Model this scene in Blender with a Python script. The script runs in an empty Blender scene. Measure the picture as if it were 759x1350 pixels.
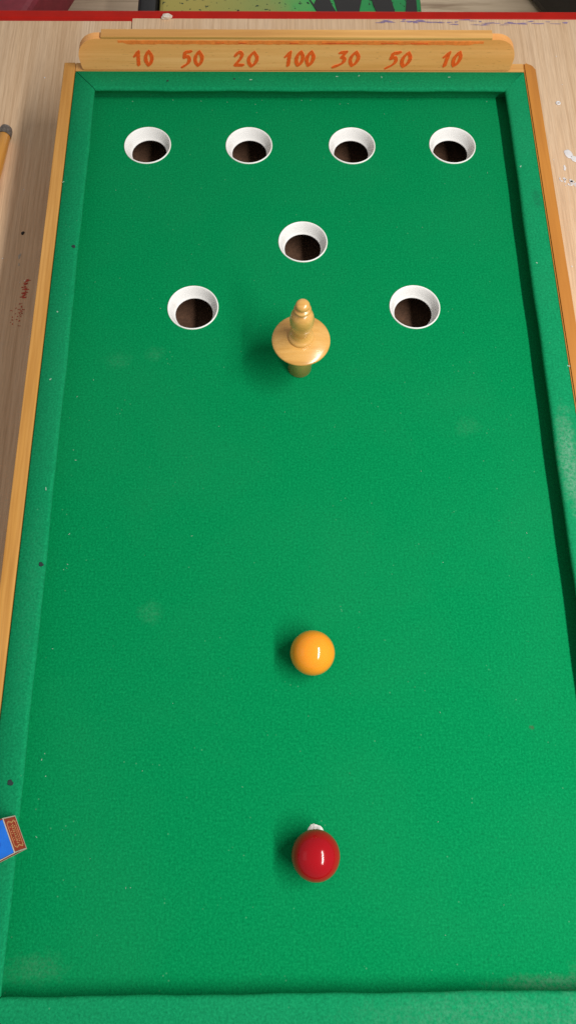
import bpy, bmesh, math, random
from mathutils import Vector, Matrix
PI = math.pi
S = bpy.context.scene
C = S.collection
random.seed(7)

# ------------------------------------------------------------------ camera
F_PX, PH = 945.318, 1350.0
cam_d = bpy.data.cameras.new('camera')
cam = bpy.data.objects.new('camera', cam_d); C.objects.link(cam)
cam_d.sensor_fit = 'VERTICAL'; cam_d.sensor_height = 36.0
cam_d.lens = F_PX * 36.0 / PH
cam_d.clip_start = 0.01; cam_d.clip_end = 50
pa, pb, pc = 0.3286811, -0.0355284, 0.0288362
Rm = Matrix.Rotation(pb, 3, 'Z') @ Matrix.Rotation(pa, 3, 'X') @ Matrix.Rotation(pc, 3, 'Z')
cam.matrix_world = Matrix.Translation((-0.0207655, -0.1852942, 0.5027289)) @ Rm.to_4x4()
S.camera = cam

# ------------------------------------------------------------------ world, lamps, exposure
w = bpy.data.worlds.new('World'); S.world = w; w.use_nodes = True
bg = w.node_tree.nodes['Background']
bg.inputs[0].default_value = (1.0, 0.95, 0.89, 1); bg.inputs[1].default_value = 0.29

def area(name, loc, target, sx, sy, power, col):
    d = bpy.data.lights.new(name, 'AREA'); d.shape = 'RECTANGLE'; d.size = sx; d.size_y = sy
    d.energy = power; d.color = col
    o = bpy.data.objects.new(name, d); C.objects.link(o)
    z = (Vector(loc) - Vector(target)).normalized()
    y = Vector((0, 1, 0)); xx = y.cross(z).normalized(); y = z.cross(xx)
    o.matrix_world = Matrix.Translation(loc) @ Matrix((xx, y, z)).transposed().to_4x4()
    return o
area('window_light', (0.54, -0.31, 0.93), (0.0, -0.29, 0), 0.075, 1.05, 17.0, (1.0, 0.97, 0.93))
area('far_window_light', (-1.5, -0.15, 1.05), (0, 0, 0), 0.6, 1.1, .6, (0.86, 0.93, 1.0))
area('floor_fill_light', (0.1, 1.95, -0.10), (0, 1.45, -.75), 1.2, 0.4, 3.0, (1.0, 0.97, 0.93))  # added fill lamp below table height, brightens the floor beyond the far edge
S.view_settings.view_transform = 'Standard'; S.view_settings.look = 'None'
S.view_settings.exposure = 0.0; S.view_settings.gamma = 1.0; S.view_settings.use_curve_mapping = False
S.render.engine = 'CYCLES'

# ------------------------------------------------------------------ material helpers
class NT:
    def __init__(s, name):
        s.m = bpy.data.materials.new(name); s.m.use_nodes = True
        s.t = s.m.node_tree; s.b = s.t.nodes['Principled BSDF']
    def n(s, kind, **kw):
        nd = s.t.nodes.new(kind)
        for k, v in kw.items():
            if k.startswith('i_'):
                nd.inputs[k[2:].replace('_', ' ')].default_value = v
            else: setattr(nd, k, v)
        return nd
    def l(s, a, b): s.t.links.new(a, b)
    def coords(s, scale=(1, 1, 1), rot=(0, 0, 0), loc=(0, 0, 0)):
        tc = s.n('ShaderNodeTexCoord'); mp = s.n('ShaderNodeMapping')
        mp.inputs['Scale'].default_value = scale; mp.inputs['Rotation'].default_value = rot
        mp.inputs['Location'].default_value = loc
        s.l(tc.outputs['Object'], mp.inputs['Vector']); return mp.outputs[0]
    def noise(s, vec, scale, detail=3, rough=.55, dist=0):
        nd = s.n('ShaderNodeTexNoise'); nd.inputs['Scale'].default_value = scale
        nd.inputs['Detail'].default_value = detail; nd.inputs['Roughness'].default_value = rough
        nd.inputs['Distortion'].default_value = dist
        s.l(vec, nd.inputs['Vector']); return nd.outputs['Fac']
    def ramp(s, fac, stops):
        r = s.n('ShaderNodeValToRGB'); e = r.color_ramp.elements
        while len(e) < len(stops): e.new(0.5)
        for el, (p, c) in zip(e, stops):
            el.position = p; el.color = (c[0], c[1], c[2], 1) if hasattr(c, '__len__') else (c, c, c, 1)
        s.l(fac, r.inputs[0]); return r.outputs[0]
    def mix(s, fac, a, b, mode='MIX'):
        m = s.n('ShaderNodeMix', data_type='RGBA', blend_type=mode)
        for sock, v in ((m.inputs[0], fac), (m.inputs[6], a), (m.inputs[7], b)):
            if hasattr(v, 'is_output'): s.l(v, sock)
            elif hasattr(v, '__len__'): sock.default_value = (v[0], v[1], v[2], 1)
            else: sock.default_value = v
        return m.outputs[2]
    def math(s, op, a, b=0.0, c=None):
        m = s.n('ShaderNodeMath', operation=op)
        for i, v in enumerate((a, b) if c is None else (a, b, c)):
            if hasattr(v, 'is_output'): s.l(v, m.inputs[i])
            else: m.inputs[i].default_value = v
        return m.outputs[0]
    def bump(s, h, strength=.3, dist=.001):
        b = s.n('ShaderNodeBump'); b.inputs['Strength'].default_value = strength
        b.inputs['Distance'].default_value = dist
        s.l(h, b.inputs['Height']); s.l(b.outputs[0], s.b.inputs['Normal'])
    def base(s, v):
        if hasattr(v, 'is_output'): s.l(v, s.b.inputs['Base Color'])
        else: s.b.inputs['Base Color'].default_value = (v[0], v[1], v[2], 1)
    def set(s, **kw):
        for k, v in kw.items():
            sock = s.b.inputs[k.replace('_', ' ')]
            if hasattr(v, 'is_output'): s.l(v, sock)
            else: sock.default_value = v

def hexlin(h):
    r = []
    for i in (0, 2, 4):
        c = int(h[i:i+2], 16) / 255
        r.append(c / 12.92 if c <= .04045 else ((c + .055) / 1.055) ** 2.4)
    return tuple(r)

def felt(name, base, smudges=(), worn=0.0):
    m = NT(name); v = m.coords()
    fine = m.noise(v, 900, 3, .7)
    mid = m.noise(v, 640, 2, .5)
    big = m.noise(v, 9, 4, .6, .4)
    nap = m.noise(m.coords((1, .18, 1), (0, 0, .55)), 700, 2, .6)
    lo = tuple(c * .72 for c in base); hi = tuple(min(1, c * 1.28 + .003) for c in base)
    f = m.math('ADD', m.math('MULTIPLY', fine, .40), m.math('ADD', m.math('MULTIPLY', mid, .48), m.math('MULTIPLY', nap, .12)))
    col = m.ramp(f, [(.33, lo), (.5, base), (.67, hi)])
    worncol = (base[0] + .022, base[1] * 1.04 + .01, base[2] + .03)
    col = m.mix(m.math('MULTIPLY', m.ramp(big, [(.42, 0), (.72, 1)]), .12 + worn), col, worncol)
    # pale lint fibres caught in the nap
    vo = m.n('ShaderNodeTexVoronoi'); vo.inputs['Scale'].default_value = 230; m.l(m.coords(), vo.inputs['Vector'])
    pick = m.ramp(m.noise(v, 60, 1, .5), [(.60, 0), (.66, 1)])
    dots = m.math('MULTIPLY', m.math('LESS_THAN', vo.outputs['Distance'], .11), pick)
    col = m.mix(m.math('MULTIPLY', dots, .15), col, (.30, .55, .40))
    for (x, y, rx, ry, amt, c) in smudges:
        mp = m.n('ShaderNodeMapping', vector_type='POINT')
        tc = m.n('ShaderNodeTexCoord'); m.l(tc.outputs['Object'], mp.inputs['Vector'])
        mp.inputs['Location'].default_value = (-x / rx, -y / ry, 0); mp.inputs['Scale'].default_value = (1 / rx, 1 / ry, 0)
        ln = m.n('ShaderNodeVectorMath', operation='LENGTH'); m.l(mp.outputs[0], ln.inputs[0])
        d = m.math('ADD', ln.outputs['Value'], m.math('MULTIPLY', m.math('SUBTRACT', m.noise(v, 130, 4, .7), .5), 1.3))
        msk = m.ramp(d, [(.35, 1), (1.0, 0)])
        msk = m.math('MULTIPLY', msk, m.ramp(m.noise(v, 420, 3, .7), [(.38, .1), (.62, 1)]))
        col = m.mix(m.math('MULTIPLY', msk, amt), col, c)
    m.base(col)
    m.set(Roughness=.95, Specular_IOR_Level=.04)
    m.bump(f, .32, .001)
    return m.m

GREEN = (0.0006, 0.222, 0.071)
GREY = (.16, .25, .20)
PALE = (.16, .46, .29)
cloth_smudges = [(-.1124, -.0887, .010, .010, .09, PALE),
    (-.149, .114, .014, .009, .06, PALE), (.125, .055, .012, .010, .06, PALE), (-.120, .120, .010, .008, .08, PALE),
    (.148, -.168, .0022, .0018, .95, (.05, .12, .05)), (-.17, -.306, .022, .010, .13, GREY), (.15, -.317, .05, .006, .30, GREY), (.18, -.311, .03, .010, .2, GREY)]
M_CLOTH = felt('green_cloth', GREEN, cloth_smudges)
M_CUSH = felt('cushion_cloth', (.005, .238, .092), [(.194, .02, .009, .05, .5, (.22, .36, .28)), (.10, -.333, .09, .02, .25, (.12, .34, .22)),
    (.19, -.334, .05, .02, .35, (.15, .38, .26)), (.199, .262, .006, .014, .6, (.01, .12, .06)), (-.193, -.08, .01, .08, .10, (.06, .34, .18))], .04)

def wood(name, light, mid, dark, axis, rough=.42, grain=1.0, flecks=0, coat=.12, contrast=1.0):
    """axis 0/1/2: the direction the grain runs along"""
    m = NT(name)
    def sc(along, across): return tuple(along if i == axis else across for i in range(3))
    wv = m.noise(m.coords(sc(2.5 * grain, 36 * grain)), 1, 4, .6, .6)
    fb = m.noise(m.coords(sc(14 * grain, 420 * grain)), 1, 4, .65)
    c = m.ramp(wv, [(.25, dark), (.5, mid), (.78, light)])
    c = m.mix(m.ramp(fb, [(.30, .55 * contrast), (.62, 0.0)]), c, dark)
    if flecks:
        fl = m.noise(m.coords(sc(170, 900)), 1, 1, .5)
        c = m.mix(m.ramp(fl, [(.66, 0), (.72, flecks)]), c, tuple(x * .45 for x in dark))
    m.base(c); m.set(Roughness=rough, Coat_Weight=coat, Coat_Roughness=.3)
    m.bump(fb, .12, .0006)
    return m.m
BL, BM, BD = hexlin('D9A45C'), hexlin('CB9346'), hexlin('A9702C')
M_RAILY = wood('beech_rail_lengthwise', BL, BM, BD, 1)
M_RAILX = wood('beech_rail_crosswise', hexlin('F0C07C'), hexlin('E4AE64'), hexlin('C08A48'), 0)
M_SCORE = wood('beech_score_board', hexlin('FBBE7C'), hexlin('F3AE66'), hexlin('E09A50'), 0, .5, .8, .32, .05)
M_RAILR = wood('orange_beech_rail', hexlin('D3933F'), hexlin('C68334'), hexlin('AC6C26'), 1)
M_SKIT = wood('varnished_beech', hexlin('E8BA70'), hexlin('DCA858'), hexlin('B88238'), 0, .24, 2.2, 0, .8, .5)

def table_mat():
    m = NT('pale_oak_veneer')
    wv = m.noise(m.coords((26, .9, 1)), 1, 5, .6, .5)
    ln = m.noise(m.coords((330, 5, 1)), 1, 3, .6)
    ln2 = m.noise(m.coords((1100, 30, 1)), 1, 3, .7)
    c = m.ramp(wv, [(.25, hexlin('DCB890')), (.5, hexlin('E8C8A4')), (.75, hexlin('F0D6B8'))])
    c = m.mix(m.ramp(ln, [(.34, .34), (.56, 0)]), c, hexlin('AC8258'))
    c = m.mix(m.ramp(ln2, [(.35, .3), (.6, 0)]), c, hexlin('9A7859'))
    c = m.mix(m.ramp(ln, [(.6, 0), (.8, .5)]), c, hexlin('DCC2A8'))
    m.base(c); m.set(Roughness=.5, Coat_Weight=.05); m.bump(ln, .15, .0005)
    return m.m
M_TABLE = table_mat()
def plain(name, col, rough=.5, var=.12, scale=120, **kw):
    m = NT(name); n_ = m.noise(m.coords(), scale, 4, .6)
    m.base(m.ramp(n_, [(.3, tuple(c * (1 - var) for c in col)), (.7, tuple(min(1, c * (1 + var)) for c in col))]))
    m.set(Roughness=rough, **kw); m.bump(n_, .08, .0005)
    return m.m
M_RED = plain('red_lacquer', hexlin('B81606'), .5, .10, 40, Specular_IOR_Level=.25)
def cup_white():
    m = NT('white_plastic'); v = m.coords()
    c = m.mix(m.ramp(m.noise(v, 70, 5, .7), [(.55, 0), (.8, .5)]), (.92, .915, .90), (.62, .54, .42))
    m.base(c); m.set(Roughness=m.ramp(m.noise(v, 200, 3, .6), [(.3, .3), (.7, .55)])); return m.m
M_WHITE = cup_white()
M_DARKB = plain('dark_hardboard', hexlin('5E4230'), .85, .25, 300)
M_YELLOW = plain('yellow_resin', (.93, .33, .02), .13, .02, 30, Subsurface_Weight=.06, Subsurface_Scale=.004)
M_REDB = plain('crimson_resin', (.36, .003, .009), .14, .05, 60, Specular_IOR_Level=.4)
M_ORANGE = plain('orange_paint', (.98, .115, .012), .45, .25, 500)
M_ORLINE = plain('faded_orange_paint', hexlin('F08238'), .5, .18, 260)
M_PAINTW = plain('white_paint_splash', (.78, .78, .80), .5, .10, 300)
M_PURPLE = plain('purple_paint', hexlin('8C7AA0'), .6, .3, 200)
M_DRED = plain('dark_red_paint', hexlin('C04630'), .6, .3, 300)
M_BLACKDOT = plain('black_mark', (.012, .010, .010), .7)
M_DGREEN = plain('dark_stain', (.012, .03, .028), .8)
M_SEAM = plain('seam_shadow_gap', (.03, .02, .015), .9)
M_LEAD = plain('grey_leather_tip', hexlin('6E6660'), .35, .5, 500, Metallic=.25)
M_CUE = wood('golden_cue_wood', hexlin('DDA044'), hexlin('D0923A'), hexlin('B4762A'), 1, .35, 2.0, 0, .4, .6)
M_CHALK = plain('blue_chalk', hexlin('1068CE'), .9, .12, 250)
M_CHALKD = plain('worn_blue_chalk', hexlin('0C3F96'), .95, .15, 250)
M_LABEL = plain('red_paper_label', hexlin('A8322A'), .5, .12, 300)
M_GOLD = plain('gold_print', hexlin('D09868'), .45, .2, 600)
M_PAPER = plain('grey_worn_paper', hexlin('B8B0A4'), .7, .15, 600)
M_LINT = plain('pale_lint', (.26, .46, .34), .9)

# ------------------------------------------------------------------ mesh helpers
def link(name, bm, mat, parent=None, smooth=False):
    me = bpy.data.meshes.new(name); bmesh.ops.recalc_face_normals(bm, faces=bm.faces[:]); bm.to_mesh(me); bm.free()
    if smooth:
        for p in me.polygons: p.use_smooth = True
    if mat: me.materials.append(mat)
    o = bpy.data.objects.new(name, me); C.objects.link(o)
    if parent: o.parent = parent
    return o
def thing(name, label, cat, loc=(0, 0, 0), group=None):
    o = bpy.data.objects.new(name, None); C.objects.link(o); o.location = loc; o.empty_display_size = .02
    o['label'] = label; o['category'] = cat
    if group: o['group'] = group
    return o
def tag(o, label, cat, group=None, kind=None):
    o['label'] = label; o['category'] = cat
    if group: o['group'] = group
    if kind: o['kind'] = kind
    return o
def struct(o): o['kind'] = 'structure'; return o
def box(x0, x1, y0, y1, z0, z1, bev=0.0, seg=2, bm=None):
    bm = bm or bmesh.new()
    r = bmesh.ops.create_cube(bm, size=1)
    for v in r['verts']:
        v.co = Vector((x0 + (v.co.x + .5) * (x1 - x0), y0 + (v.co.y + .5) * (y1 - y0), z0 + (v.co.z + .5) * (z1 - z0)))
    if bev:
        es = list({e for v in r['verts'] for e in v.link_edges})
        bmesh.ops.bevel(bm, geom=es, offset=bev, segments=seg, affect='EDGES', profile=.6)
    return bm
def lathe(profile, n=64, closed=False, bm=None):
    bm = bm or bmesh.new(); rings = []
    for (r, z) in profile:
        if r < 1e-7: rings.append([bm.verts.new((0, 0, z))])
        else: rings.append([bm.verts.new((r * math.cos(2*PI*i/n), r * math.sin(2*PI*i/n), z)) for i in range(n)])
    prs = list(zip(rings, rings[1:])) + ([(rings[-1], rings[0])] if closed else [])
    for a, b in prs:
        for i in range(n):
            j = (i + 1) % n
            if len(a) == 1 and len(b) == 1: continue
            if len(a) == 1: bm.faces.new((a[0], b[i], b[j]))
            elif len(b) == 1: bm.faces.new((a[i], a[j], b[0]))
            else: bm.faces.new((a[i], a[j], b[j], b[i]))
    return bm
def spline(pts, n=8):
    out = []
    P = [pts[0]] + list(pts) + [pts[-1]]
    for i in range(1, len(P) - 2):
        for k in range(n):
            t = k / n
            out.append(tuple(.5 * ((2*P[i][d]) + (-P[i-1][d]+P[i+1][d])*t + (2*P[i-1][d]-5*P[i][d]+4*P[i+1][d]-P[i+2][d])*t*t + (-P[i-1][d]+3*P[i][d]-3*P[i+1][d]+P[i+2][d])*t**3) for d in range(len(pts[0]))))
    out.append(tuple(pts[-1])); return out
def prism(outline, z0, z1, bm=None, to=lambda x, y, z: (x, y, z)):
    bm = bm or bmesh.new()
    a = [bm.verts.new(to(x, y, z0)) for x, y in outline]; b = [bm.verts.new(to(x, y, z1)) for x, y in outline]
    bm.faces.new(a[::-1]); bm.faces.new(b); n = len(a)
    for i in range(n): bm.faces.new((a[i], a[(i+1) % n], b[(i+1) % n], b[i]))
    return bm
def blob(cx, cy, rx, ry, z0, h, seed, n=22, rough=.25, rot=0, bm=None):
    rnd = random.Random(seed); ph = [rnd.uniform(0, 6.28) for _ in range(4)]
    o = []
    for i in range(n):
        a = 2*PI*i/n
        k = 1 + rough * (math.sin(2*a+ph[0])*.5 + math.sin(3*a+ph[1])*.4 + math.sin(5*a+ph[2])*.3 + rnd.uniform(-.2, .2))
        x, y = rx*k*math.cos(a), ry*k*math.sin(a)
        o.append((cx + x*math.cos(rot) - y*math.sin(rot), cy + x*math.sin(rot) + y*math.cos(rot)))
    bm = bm or bmesh.new()
    lo = [bm.verts.new((x, y, z0)) for x, y in o]
    hi = [bm.verts.new((cx + (x-cx)*.8, cy + (y-cy)*.8, z0+h)) for x, y in o]
    bm.faces.new(hi)
    for i in range(n): bm.faces.new((lo[i], lo[(i+1) % n], hi[(i+1) % n], hi[i]))
    return bm

# ------------------------------------------------------------------ setting: floor and table
TZ = -0.080  # table edge, paint, crumb and cue positions scaled about the camera to this depth
def floor_mat():
    m = NT('worn_floorboards')
    g = m.noise(m.coords((1.2, 16, 1), (0, 0, .12)), 1, 5, .65, 1.2)
    c = m.ramp(g, [(.3, hexlin('9A8268')), (.45, hexlin('C9B498')), (.7, hexlin('DCC8AE'))])
    m.base(c); m.set(Roughness=.6); m.bump(g, .2, .002)
    return m.m
bm = bmesh.new(); bmesh.ops.create_grid(bm, x_segments=1, y_segments=1, size=6)
fl = struct(link('floor', bm, floor_mat())); fl.location = (0, 1, -.75)

table = thing('wooden_table', 'pale oak table with red far edge, splashed with paint, under the green board', 'table', (0, 0, TZ))
SEAMX = -0.1831
link('table_panel', box(-.95, SEAMX-.0004, -.75, 0.5937, -.026, 0, .0008), M_TABLE, table)
link('table_panel', box(SEAMX+.0004, .95, -.75, 0.5983, -.026, -.0002, .0008), M_TABLE, table)
link('underframe', box(-.93, .93, -.73, 0.5845, -.05, -.0265), M_SEAM, table)
eb = box(-.955, .955, 0.5988, 0.611, -.045, -.0004, .002, 3); 
box(-.955, SEAMX+.002, 0.5939, 0.5996, -.04, -.0010, .0006, 1, eb)
link('red_edge', eb, M_RED, table)
for sx in (-.86, .86):
    for sy in (-.66, .52): link('leg', box(sx-.025, sx+.025, sy-.025, sy+.025, -.670, -.0502, .003), M_RED, table)
def spots(name, mat, specs, parent, label=None, z0=.0001, h=.0003):
    for (x, y, rx, ry, sd, rt) in specs:
        o = link(name, blob(x, y, rx, ry, z0, h, sd, rot=rt, rough=.35), mat, parent)
        if label: o['label'] = label
sp = bmesh.new()
blob(0.2806, 0.4051, .0038, .0065, .0001, .0005, 4, rot=.35, rough=.12, bm=sp)
blob(0.2868, 0.3981, .0036, .0060, .0002, .0004, 5, rot=.9, rough=.15, bm=sp)
link('paint_splash', sp, M_PAINTW, table)
link('paint_splash', lathe([(.0008, .0002), (.0014, .0007), (.0022, .0008), (.0028, .0001)], 20, bm=None), M_PAINTW, table).location = (0.2788, 0.4743, .0001)
rr = random.Random(3); sp = bmesh.new()
for k in range(26):
    t = rr.random(); x = 0.2678 + .0175*t + rr.uniform(-.001, .001); y = 0.3715 - .0065*t + rr.uniform(-.0035, .0035)
    blob(x, y, rr.uniform(.0004, .0018), rr.uniform(.0005, .0017), .0001, .0003, k, n=9, rough=.5, rot=rr.uniform(0, 3), bm=sp)
blob(0.2743, 0.3867, .0016, .003, .0001, .00025, 77, n=12, rough=.5, bm=sp)
link('paint_splash', sp, M_PAINTW, table)
for k in range(34):
    x = -.36 + rr.random()*.72; y = rr.uniform(.20, .58)
    if abs(x) < .222 and y < .46: x = math.copysign(.235 + rr.random()*.1, x)
    s_ = rr.uniform(.0003, .0009)
    if abs(x) < .33: link('paint_speck', blob(x, y, s_, s_*rr.uniform(.7, 1.6), .0001, .0003, k, n=8), M_PAINTW, table)
sp = bmesh.new()
for k in range(46):
    x = .078 + .24*rr.random(); y = 0.5937 + rr.gauss(0, .0016) - (.002 if x > .2 else 0)
    if x < .1 and rr.random() < .6: continue
    blob(x, min(y, 0.5969), rr.uniform(.0015, .006), rr.uniform(.0003, .0011), .00005, .00012 + k*.000002, k, n=10, rough=.6, bm=sp)
link('purple_paint_smear', sp, M_PURPLE, table)
sp = bmesh.new()
for k in range(30):
    u = rr.random(); x = -0.2618 + rr.gauss(0, .0012) - .0013*(1-u); y = 0.2295 + .0217*u
    blob(x, y, rr.uniform(.0010, .0028), rr.uniform(.0003, .0008), .0001, .00012 + k*.000003, k, n=9, rough=.6, rot=rr.uniform(.1, .5), bm=sp)
for k in range(26):
    blob(-0.2665 + rr.gauss(0, .0032), 0.2117 + rr.gauss(0, .006), rr.uniform(.0003, .0013), rr.uniform(.0002, .0006), .0001, .0003 + k*.000003, k, n=8, rough=.6, rot=rr.uniform(-.4, .7), bm=sp)
link('dark_red_paint_smear', sp, M_DRED, table)
sp = bmesh.new(); blob(-0.2723, 0.305, .0017, .0021, .0001, .0004, 2, n=14, rough=.2, bm=sp)
link('dark_hole_mark', sp, M_BLACKDOT, table)
sp = bmesh.new()
blob(-0.2724, 0.2778, .0014, .0030, .0001, .0002, 2, n=12, rough=.5, bm=sp); blob(-0.2719, 0.268, .0006, .0022, .0001, .0002, 3, n=12, rough=.5, bm=sp)
link('pale_paint_smear', sp, plain('thin_grey_paint', hexlin('B9AFA2'), .6, .2), table)

cr = bmesh.new(); bmesh.ops.create_icosphere(cr, subdivisions=2, radius=1)
for v in cr.verts:
    v.co = Vector((v.co.x*.0058, v.co.y*.0032, v.co.z*.0026)) * (1 + rr.uniform(-.22, .22)); v.co.x += v.co.y*.4
o = link('plaster_crumb', cr, plain('chalky_plaster', (.72, .66, .58), .9, .3, 800)); o.location = (-0.144, 0.5977, TZ+.0024)
tag(o, 'small white crumb lying on the red table edge behind the score board', 'crumb')

# ------------------------------------------------------------------ the board
board = thing('bagatelle_board', 'green baize board game with seven white ringed holes and beech frame on the table', 'board game', (0, 0, 0))
HC = [(-.1372, .3333), (-.0467, .3332), (.0455, .3331), (.1357, .3335), (0.0, .2286), (-.0909, .1634), (.0908, .1636)]
HZ, WC, WF, WO, YC, YF = .014, .1851, .2048, .2152, .3844, .4063
YN = -.3173; YNF = YN - .0205; YNO = YNF - .0102; YFO = .4165
R0 = .0206
# playing cloth: sheet with seven holes
bm = bmesh.new(); edges = []
def loop(pts):
    vs = [bm.verts.new((x, y, 0)) for x, y in pts]
    return [bm.edges.new((vs[i], vs[(i+1) % len(vs)])) for i in range(len(vs))]
X, Y0, Y1 = .1945, YN - .006, .3945
edges += loop([(-X, Y0), (X, Y0), (X, Y1), (-X, Y1)])
for cx, cy in HC: edges += loop([(cx + R0*math.cos(2*PI*i/72), cy + R0*math.sin(2*PI*i/72)) for i in range(72)])
bmesh.ops.triangle_fill(bm, use_beauty=True, edges=edges)
for f in list(bm.faces):          # drop any triangles that filled a hole
    c = f.calc_center_median()
    if any((c.x-cx)**2 + (c.y-cy)**2 < (R0*.98)**2 for cx, cy in HC): bm.faces.remove(f)
top = bm.faces[:]
r = bmesh.ops.extrude_face_region(bm, geom=top)
for v in [g for g in r['geom'] if isinstance(g, bmesh.types.BMVert)]: v.co.z = -.0035
link('playing_cloth', bm, M_CLOTH, board)
link('base_panel', box(-WF+.002, WF-.002, YNF+.002, YF-.002, -.0372, -.0342), M_DARKB, board)
# cushions with undercut nose and mitred ends
prof = [(0, .0005), (.0008, .0125), (.0, .0135)]
def cushion(kind):
    # profile in (depth from nose inwards to the rail, z)
    P = []
    for k in range(7):                         # rounded nose
        a = PI/2 * (k/6); P.append((.0028 - .0028*math.sin(a), HZ - .0026 + .0026*math.cos(a)))
    P += [(.0005, HZ-.0034), (.0026, .0075), (.0046, .0045), (.0056, .0004), (.0192, .0004), (.0192, HZ-.0012)]
    for k in range(1, 4):
        a = PI/2*k/3; P.append((.0192 - .0010*(math.sin(a)), HZ - .0012 + .0010*math.sin(a)+.0001))
    return P
P = cushion(0)
g = .00040
def make_cushion(side):
    bm = bmesh.new(); N = 40
    rows = []
    for i in range(N+1):
        t = i/N; row = []
        for d, z in P:
            wob = .00025*math.sin(t*23 + (3 if side in 'LN' else 0)) + .00018*math.sin(t*61)
            if side in 'LR':
                y0, y1 = YN - d - (.0008 if d > .01 else 0) + g, YC + d + (.0024 if d > .01 else 0) - g; s = -1 if side == 'L' else 1
                row.append((s*(WC + d + (wob if d < .004 else 0)), y0 + (y1-y0)*t, z))
            else:
                x1 = WC + d - g; yy = (YC + d + (.0024 if d > .01 else 0)) if side == 'F' else (YN - d - (.0008 if d > .01 else 0))
                row.append((-x1 + 2*x1*t, yy + (wob if d < .004 else 0), z))
        rows.append([bm.verts.new(p) for p in row])
    n = len(P)
    for a, b in zip(rows, rows[1:]):
        for i in range(n): bm.faces.new((a[i], a[(i+1) % n], b[(i+1) % n], b[i]))
    bm.faces.new(rows[0]); bm.faces.new(rows[-1][::-1])
    o = link('cushion', bm, M_CUSH, board, True)
    return o
for s_ in 'LRFN':
    o = make_cushion(s_)
    try:
        for e in o.data.edges: pass
        md = o.modifiers.new('split', 'EDGE_SPLIT'); md.split_angle = math.radians(45)
    except Exception: pass
# rails
ZR = .0136; ZB = TZ + .0005
for s_ in (-1, 1):
    a, b = sorted((s_*WF, s_*WO))
    yt = YF if s_ > 0 else YFO
    if s_ < 0: bm = box(a, b, YNO, YFO, ZB, ZR, .0011, 3)
    else:                                   # rounded outer corners on the right rail
        rq = .0075; ol = [(a, YFO), (a, YNO)]
        ol += [(b - rq + rq*math.sin(k*PI/16), YNO + rq - rq*math.cos(k*PI/16)) for k in range(9)]
        ol += [(b - rq + rq*math.cos(k*PI/16), YFO - rq + rq*math.sin(k*PI/16)) for k in range(9)]
        bm = prism(ol, ZB, ZR)
        bmesh.ops.bevel(bm, geom=[e for e in bm.edges if abs(e.verts[0].co.z - e.verts[1].co.z) < 1e-6], offset=.0010, segments=2, affect='EDGES')
    link('frame_rail', bm, M_RAILY if s_ < 0 else M_RAILR, board)
o_ = link('frame_rail', box(-WF+.0003, WF-.0003, YF+.0002, YFO-.0002, ZB, ZR-.0003, .0006, 2), M_RAILX, board)
link('frame_rail', box(-WF+.0003, WF-.0003, YNO+.0002, YNF, ZB, ZR-.0003, .0009, 2), M_RAILX, board)
# hole cups
for cx, cy in HC:
    p = [(.0207, -.0030), (.0209, .0001), (.0208, .0006), (.0204, .0009), (.0200, .0008), (.0197, .0003),
         (.0189, -.0014), (.0179, -.0042), (.0168, -.0070), (.0159, -.0088), (.0155, -.0092), (.0158, -.0100), (.0174, -.0100)]
    o = link('hole_cup', lathe(p, 72, closed=True), M_WHITE, board, True); o.location = (cx, cy, 0)
# score board
def sb(x, z, y): return (x, y, z)
L, Rr, Z0, Z1, rc = -.1978, .1914, .0137, .0440, .0195
out = [(L + .0015, Z0), (Rr - .0015, Z0), (Rr, Z0 + .0015)]
for k in range(13): a = PI/2*k/12; out.append((Rr - rc + rc*math.cos(a), Z1 - rc + rc*math.sin(a)))
for k in range(13): a = PI/2 + PI/2*k/12; out.append((L + rc + rc*math.cos(a), Z1 - rc + rc*math.sin(a)))
out.append((L, Z0 + .0015))
bm = prism(out, YF + .0002, YF + .0078, to=lambda x, z, y: (x, y, z))
bmesh.ops.bevel(bm, geom=[e for e in bm.edges if abs(e.verts[0].co.y - e.verts[1].co.y) < 1e-6], offset=.0005, segments=1, affect='EDGES')
score = link('score_board', bm, M_SCORE, board)
link('top_ledge', box(-.1740, .1668, YF - .0001, YF + .0090, Z1 + .0001, Z1 + .0024, .0005, 2), M_RAILX, score)

NIB = .95
def stroke(bm, pts, X0, Zb, sx, h, seed, ybase, wmul=1.0):
    """broad-nib brush stroke on the front face of the score board"""
    rnd = random.Random(seed); pts = spline(pts, 5)
    na = .62; hw = .0015*wmul; ht = .0008*wmul
    lay = [0]
    for (a, b) in zip(pts, pts[1:]):
        q = []
        for (u, v) in (a, b):
            wb = 1 + rnd.uniform(-.14, .14)
            for (p_, r_) in ((-1, -1), (1, -1), (1, 1), (-1, 1)):
                dx = p_*hw*wb*math.cos(na) - r_*ht*math.sin(na); dz = p_*hw*wb*math.sin(na) + r_*ht*math.cos(na)
                q.append((X0 + (u + .16*v)*sx + dx, Zb + v*h + dz))
        # convex hull (monotone chain)
        q = sorted(set(q)); lo = []; up = []
        cr_ = lambda o, a, b: (a[0]-o[0])*(b[1]-o[1]) - (a[1]-o[1])*(b[0]-o[0])
        for p_ in q:
            while len(lo) >= 2 and cr_(lo[-2], lo[-1], p_) <= 0: lo.pop()
            lo.append(p_)
        for p_ in reversed(q):
            while len(up) >= 2 and cr_(up[-2], up[-1], p_) <= 0: up.pop()
            up.append(p_)
        hull = lo[:-1] + up[:-1]; CNT[0] += 1
        prism(hull, ybase - .00012 - .000006*(CNT[0] % 40), ybase + .0002, bm=bm, to=lambda x, z, y: (x, y, z))
CNT = [0]
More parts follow.
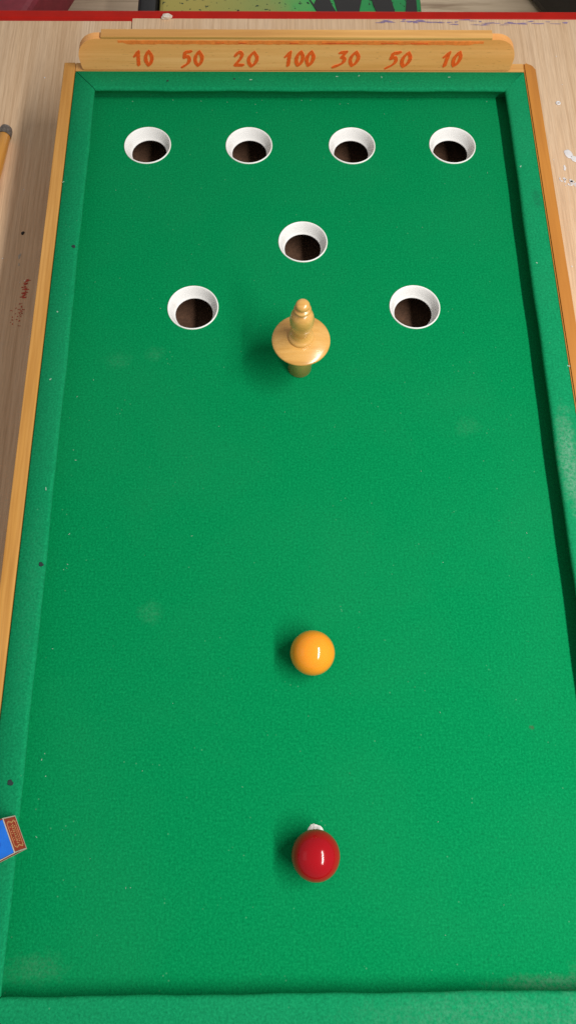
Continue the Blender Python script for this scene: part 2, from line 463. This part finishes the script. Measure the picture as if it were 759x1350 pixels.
GL = {'1': [[(-.02, .66), (.16, .80), (.40, 1.0)], [(.40, 1.0), (.36, .5), (.34, .02)]],
      '5': [[(.78, .98), (.18, .93)], [(.18, .93), (.10, .55)], [(.10, .55), (.45, .62), (.60, .38), (.40, .10), (-.12, -.14)]],
      '2': [[(.05, .74), (.25, .98), (.55, .90), (.50, .58), (.05, .06)], [(.05, .06), (.72, .05)]],
      '3': [[(.12, .92), (.66, .96)], [(.66, .96), (.34, .60)], [(.34, .60), (.62, .50), (.55, .20), (.15, .0), (-.25, -.10)]],
      '0': [[(.40, 1.0), (.08, .66), (.06, .30), (.34, .0), (.66, .30), (.70, .66), (.40, 1.0)]]}
NUMS = [('10', -.1486, -.1318, ), ('50', -.1056, -.0868), ('20', -.0598, -.0373), ('100', -.0142, .0123), ('30', .0322, .0530), ('50', .0790, .0995), ('10', .1275, .1438)]
for k, (txt, x0, x1) in enumerate(NUMS):
    bm = bmesh.new(); n = len(txt); pitch = (x1 - x0 + .0016)/n
    for i, ch in enumerate(txt):
        sx = pitch*.88
        for j, st in enumerate(GL[ch]):
            stroke(bm, [(u, v) for u, v in st], x0 + i*pitch, .0188 + .0004*math.sin(k*2+i), sx, .0134, k*31+i*7+j, YF + .0002)
    o = link('painted_number', bm, M_ORANGE, score); o['label'] = 'orange brushed number ' + txt
bm = bmesh.new(); rr = random.Random(9); xs = -.160
top_, bot_ = [], []
while xs < .162:
    top_.append((xs, .0425 + rr.uniform(-.0001, .0002))); bot_.append((xs, .0391 + rr.uniform(-.0003, .0004) + (.0012 if xs < -.155 or xs > .150 else 0))); xs += .004
prism(bot_ + top_[::-1], YF + .00005, YF + .0004, bm=bm, to=lambda x, z, y: (x, y, z))
link('painted_line', bm, M_ORLINE, score)
M_STREAK = plain('rusty_orange_paint', hexlin('D8521C'), .5, .2, 400)
for a, b in ((-.075, -.066), (-.055, -.045), (-.010, .000), (.018, .052), (.070, .086), (.096, .112)):
    bm = bmesh.new(); xs = a; t_, b_ = [], []
    while xs < b: t_.append((xs, .0407 + rr.uniform(-.0002, .0003))); b_.append((xs, .0401 + rr.uniform(-.0003, .0003))); xs += .0025
    prism(b_ + t_[::-1], YF - .00010, YF + .0002, bm=bm, to=lambda x, z, y: (x, y, z))
    link('dark_paint_streak', bm, M_STREAK, score)
# marks on the cushions
for (x, y, r_, mt) in ((-.1878, -.0566, .0019, M_DGREEN), (-.1926, -.1997, .0021, M_DGREEN), (-.1888, .2126, .0018, M_DGREEN),
                       (-.120, .3935, .0010, M_DGREEN), (-.060, .396, .0008, M_DGREEN)):
    link('dark_mark', blob(x, y, r_, r_*.8, HZ-.0001 + .0001, .0005, int(abs(x)*1e5), rough=.3, n=14), mt, board)

# ------------------------------------------------------------------ things on the board
def uv(name, r_, mat, loc, label, sub=0):
    bm = bmesh.new(); bmesh.ops.create_uvsphere(bm, u_segments=64, v_segments=40, radius=r_)
    o = link(name, bm, mat, None, True); o.location = loc
    return tag(o, label, 'ball', 'billiard balls on the green cloth')
RB = .015
uv('billiard_ball', RB, M_YELLOW, (.0008, -.1194, RB), 'glossy yellow orange ball in the middle of the green cloth')
uv('billiard_ball', RB, M_REDB, (.0004, -.2434, RB), 'glossy crimson red ball sitting over the white paper spot')
bm = blob(.0012, -.2345, .0064, .0078, .0002, .0006, 12, n=40, rough=.16, bm=None)
o = link('paper_spot', bm, plain('scuffed_white_paper', (.70, .70, .66), .8, .35, 700))
tag(o, 'ragged white paper spot stuck to the cloth behind the red ball', 'spot marker')

sk = thing('wooden_skittle', 'turned varnished wooden skittle with a broad disc and pointed finial among the holes', 'skittle', (-.0044, .1071, 0))
link('stem', lathe([(0, .0003), (.0086, .0003), (.0092, .0010), (.0092, .0300), (.0090, .0388), (0, .0388)], 64), M_SKIT, sk, True).modifiers.new('s', 'EDGE_SPLIT').split_angle = math.radians(50)
link('disc', lathe([(0, .0390), (.0205, .0390), (.0214, .0394), (.0217, .0400), (.0216, .0406), (.0211, .0411), (.0190, .0420), (.0150, .0433), (.0100, .0445), (0, .0450)], 96), M_SKIT, sk, True).modifiers.new('s', 'EDGE_SPLIT').split_angle = math.radians(60)
fp = spline([(.0094,.0446),(.0096,.0454),(.0091,.0466),(.0078,.0480),(.0069,.0500),(.0065,.0522),(.0070,.0560),(.0083,.0605),(.0087,.0650),(.0086,.0685),(.0079,.0720),(.0066,.0745),(.0052,.0760),(.0042,.0767),(.0054,.0775),(.0061,.0788),(.0058,.0800),(.0046,.0808),(.0041,.0813),(.0048,.0822),(.0050,.0834),(.0046,.0847),(.0036,.0858),(.0020,.0865),(.0001,.0867)], 4)
link('finial', lathe([(0, .0446)] + fp + [(0, .0867)], 64), M_SKIT, sk, True)

# chalk cube on the left cushion
s_ = .0212
ck = thing('chalk_cube', 'blue cube of cue chalk with red paper label on the left cushion', 'cue chalk', (-.1921, -.2331, HZ + .0002))
ck.rotation_euler = (0, 0, math.atan2(.897, .442) - PI/2 - 2*math.atan2(.442, .897) + math.atan2(.442, .897)*1.0)
ck.rotation_euler = (0, 0, math.atan2(.442, .897))
h = s_/2
bm = box(-h+.0004, h-.0004, -h+.0004, h-.0004, .0004, s_-.0004, .0008, 2)
link('chalk_block', bm, M_CHALK, ck)
link('worn_hollow', lathe([(0, 0), (.0052, 0), (.0058, .0001)], 30), M_CHALKD, ck).location = (-.0012, -.0008, s_-.00035)
bm = bmesh.new()       # paper label wraps the four sides
for t0, t1, zz0, zz1 in ((h-.0003, h, .0005, s_-.0002),):
    o4 = [(-t1, -t1), (t1, -t1), (t1, t1), (-t1, t1)]; i4 = [(-t0, -t0), (t0, -t0), (t0, t0), (-t0, t0)]
    ring = lambda q, z: [bm.verts.new((x, y, z)) for x, y in q]
    a, b, c, d = ring(o4, zz0), ring(o4, zz1), ring(i4, zz1), ring(i4, zz0)
    for p_, q_ in ((a, b), (b, c), (c, d), (d, a)):
        for i in range(4): bm.faces.new((p_[i], p_[(i+1) % 4], q_[(i+1) % 4], q_[i]))
lb = link('paper_label', bm, M_LABEL, ck)
bm = bmesh.new()       # pale worn paper edges
for (x0, x1, y0, y1, z0, z1) in ((h-.0004, h+.0001, -h, h, s_-.0005, s_-.0001), (h-.0002, h+.0001, -h, h, .0003, .0008),
                                 (-h, h, -h-.0001, -h+.0003, s_-.0006, s_-.00005), (-h, h, -h-.00012, -h+.0002, .0003, .0012),
                                 (h-.0003, h+.00012, -h-.00005, -h+.0006, .0004, s_-.0002), (h-.0003, h+.00012, h-.0006, h+.00005, .0004, s_-.0002)):
    box(x0, x1, y0, y1, z0, z1, bm=bm)
link('worn_edge', bm, M_PAPER, lb)
bm = bmesh.new(); rr = random.Random(5)     # gold bracket frame and small lettering on the visible side
def gx(y0, y1, z0, z1): box(h+.00002, h+.00014, y0, y1, z0, z1, bm=bm)
for zz in (.0036, .0176): gx(-.0068, .0068, zz, zz+.0005)
for sgn in (-1, 1):
    for (ya, za) in ((.0072, .0165), (.0079, .0145), (.0074, .0120), (.0069, .0100), (.0074, .0080), (.0079, .0058), (.0072, .0040)):
        gx(sgn*ya-.0003, sgn*ya+.0003, za-.0010, za+.0012)
for k in range(9):
    y = -.0058 + k*.00135
    gx(y, y+.00035, .0092, .0122)
    q = rr.choice((0, 1, 2)); gx(y+.0003, y+.0009, (.0092, .0105, .0117)[q], (.0092, .0105, .0117)[q]+.0005)
    if k % 2: gx(y+.0006, y+.0009, .0095, .0120)
for k in range(8):
    y = -.0050 + k*.0013; gx(y, y+.0007, .0062 + rr.uniform(0, .0004), .0072 + rr.uniform(0, .0006))
    if k % 3: gx(y, y+.0006, .0145, .0155)
link('gold_lettering', bm, M_GOLD, lb)

# cue on the table at the left
cue = thing('wooden_cue', 'slim golden wooden cue with grey tip lying on the table left of the board', 'cue', (-0.3004, 0.4309, TZ + .0068))
dv = Vector((-.2880 - -.2785, .2650 - .3690, 0)); cue.rotation_euler = (0, 0, math.atan2(dv.y, dv.x) + PI/2)
def rod(rs, mat, name):
    bm = lathe([(r_, z) for r_, z in rs], 32)
    for v in bm.verts: v.co = Vector((v.co.x, -v.co.z, v.co.y))
    o = link(name, bm, mat, cue, True); o.modifiers.new('s', 'EDGE_SPLIT').split_angle = math.radians(60); return o
rod([(0, -.0027), (.0033, -.0021), (.0054, -.0002), (.0063, .0027), (.0064, .0087), (.0062, .0103)], M_LEAD, 'tip')
rod([(0, .0092), (.0054, .0098), (.0060, .0108), (.0064, .050), (.0066, .30), (.0075, .52), (.0070, .530), (0, .531)], M_CUE, 'shaft')

# fine lint and fluff scattered on the cloth
bm = bmesh.new(); rr = random.Random(21)
def fib(x, y, z, L_, w_, a):
    c, s2 = math.cos(a), math.sin(a); q = []
    for (u, v) in ((-L_, -w_), (L_, -w_*.6), (L_, w_*.6), (-L_, w_)): q.append((x + u*c - v*s2, y + u*s2 + v*c))
    prism(q, z, z + .0002, bm=bm)
for k in range(34):
    x, y = rr.uniform(-.175, .175), rr.uniform(-.31, .375)
    if any((x-a)**2 + (y-b)**2 < .023**2 for a, b in HC): continue
    fib(x, y, .0002, rr.uniform(.0002, .0006), rr.uniform(.00007, .00018), rr.uniform(0, 3.1))
for k in range(12): fib(rr.uniform(-.18, .18), .3868 - abs(rr.gauss(0, .003)), .0002, rr.uniform(.0002, .0006), rr.uniform(.0001, .00025), rr.uniform(-.5, .5))
for k in range(12): fib(-.178 + rr.uniform(-.001, .006), rr.uniform(-.31, .1), .0002, rr.uniform(.0002, .0006), rr.uniform(.0002, .0003), rr.uniform(0, 3))
for (x, y) in ((-.045, .395), (.0735, .3985), (.033, .399), (.053, .400), (.1886, .296), (.1905, .196), (-.2032, .2789), (-.1955, .0896), (.2037, .1), (-.19, .0), (-.196, .15), (.135, .3985)):
    fib(x, y, HZ + .0001, rr.uniform(.0006, .0013), rr.uniform(.0004, .0006), rr.uniform(0, 3))
tag(link('lint', bm, M_LINT), 'tiny pale lint flecks scattered over the green cloth', 'lint', kind='stuff')

# ------------------------------------------------------------------ things on the floor beyond the table
def leafprint():
    m = NT('leaf_print_fabric')
    v = m.coords()
    gr = m.n('ShaderNodeSeparateXYZ'); m.l(v, gr.inputs[0])
    f = m.math('ADD', m.math('MULTIPLY', gr.outputs['X'], 1.9), m.math('ADD', .35, m.math('MULTIPLY', m.noise(v, 9, 3, .6), .3)))
    c = m.ramp(f, [(.15, hexlin('B8AC58')), (.42, hexlin('98A85C')), (.6, hexlin('3CBC60')), (.9, hexlin('1C9C54'))])
    sp_ = m.ramp(m.noise(v, 110, 2, .5), [(.63, 0), (.67, 1)])
    c = m.mix(sp_, c, (.01, .04, .02))
    m.base(c); m.set(Roughness=.8); return m.m
pc_ = thing('patterned_cushion', 'green and yellow speckled cushion with black leaf shapes beyond the red table edge', 'cushion', (0, 1.30, -.50))
link('cushion_pad', box(-.252, .262, -.19, .19, -.05, 0, .018, 4), leafprint(), pc_)
def fpt(sets, name):
    bm = bmesh.new()
    for k, s2 in enumerate(sets): prism(s2, .0002 + k*.0003, .0012 + k*.0003, bm=bm)
    return link(name, bm, plain('black_print', (.006, .006, .007), .7), pc_)
fpt([[(.050, -.10), (.012, -.02), (.068, -.148), (.10, -.165), (.112, -.165), (.085, -.10), (.07, -.04)],
     [(.104, -.168), (.128, -.168), (.145, -.08), (.135, .02), (.085, .02), (.088, -.08)],
     [(.185, -.168), (.215, -.168), (.200, -.08), (.205, .02), (.150, .02), (.165, -.10)][::1],
     [(.222, -.168), (.250, -.168), (.250, .05), (.232, .05), (.232, -.08)]], 'black_leaf')
bm = bmesh.new()
link('piping', lathe([(.014*math.cos(a)+0, .014*math.sin(a)) for a in [2*PI*k/16 for k in range(16)]], 8) if False else box(-.292, -.2535, -.19, .19, -.05, .004, .014, 4), plain('black_rubber', (.008, .008, .010), .5, Specular_IOR_Level=.2), pc_)
mc = box(-.25, .18, -.25, .25, -.10, 0, .02, 4)
o = link('maroon_pouffe', mc, plain('maroon_leather', hexlin('8A2838'), .55, .15, 60)); o.location = (-.625, 1.43, -.52); o.rotation_euler = (0, 0, -.35)
tag(o, 'dark maroon padded seat standing beyond the far left table edge', 'seat')
bb_ = box(-.2, .2, -.2, .2, -.2, 0, .05, 5)
o = link('black_bag', bb_, plain('black_nylon', (.008, .008, .009), .5, .2, 30)); o.location = (.78, 1.60, -.55); o.rotation_euler = (0, 0, .45)
tag(o, 'black bag on the floor beyond the far right table edge', 'bag')
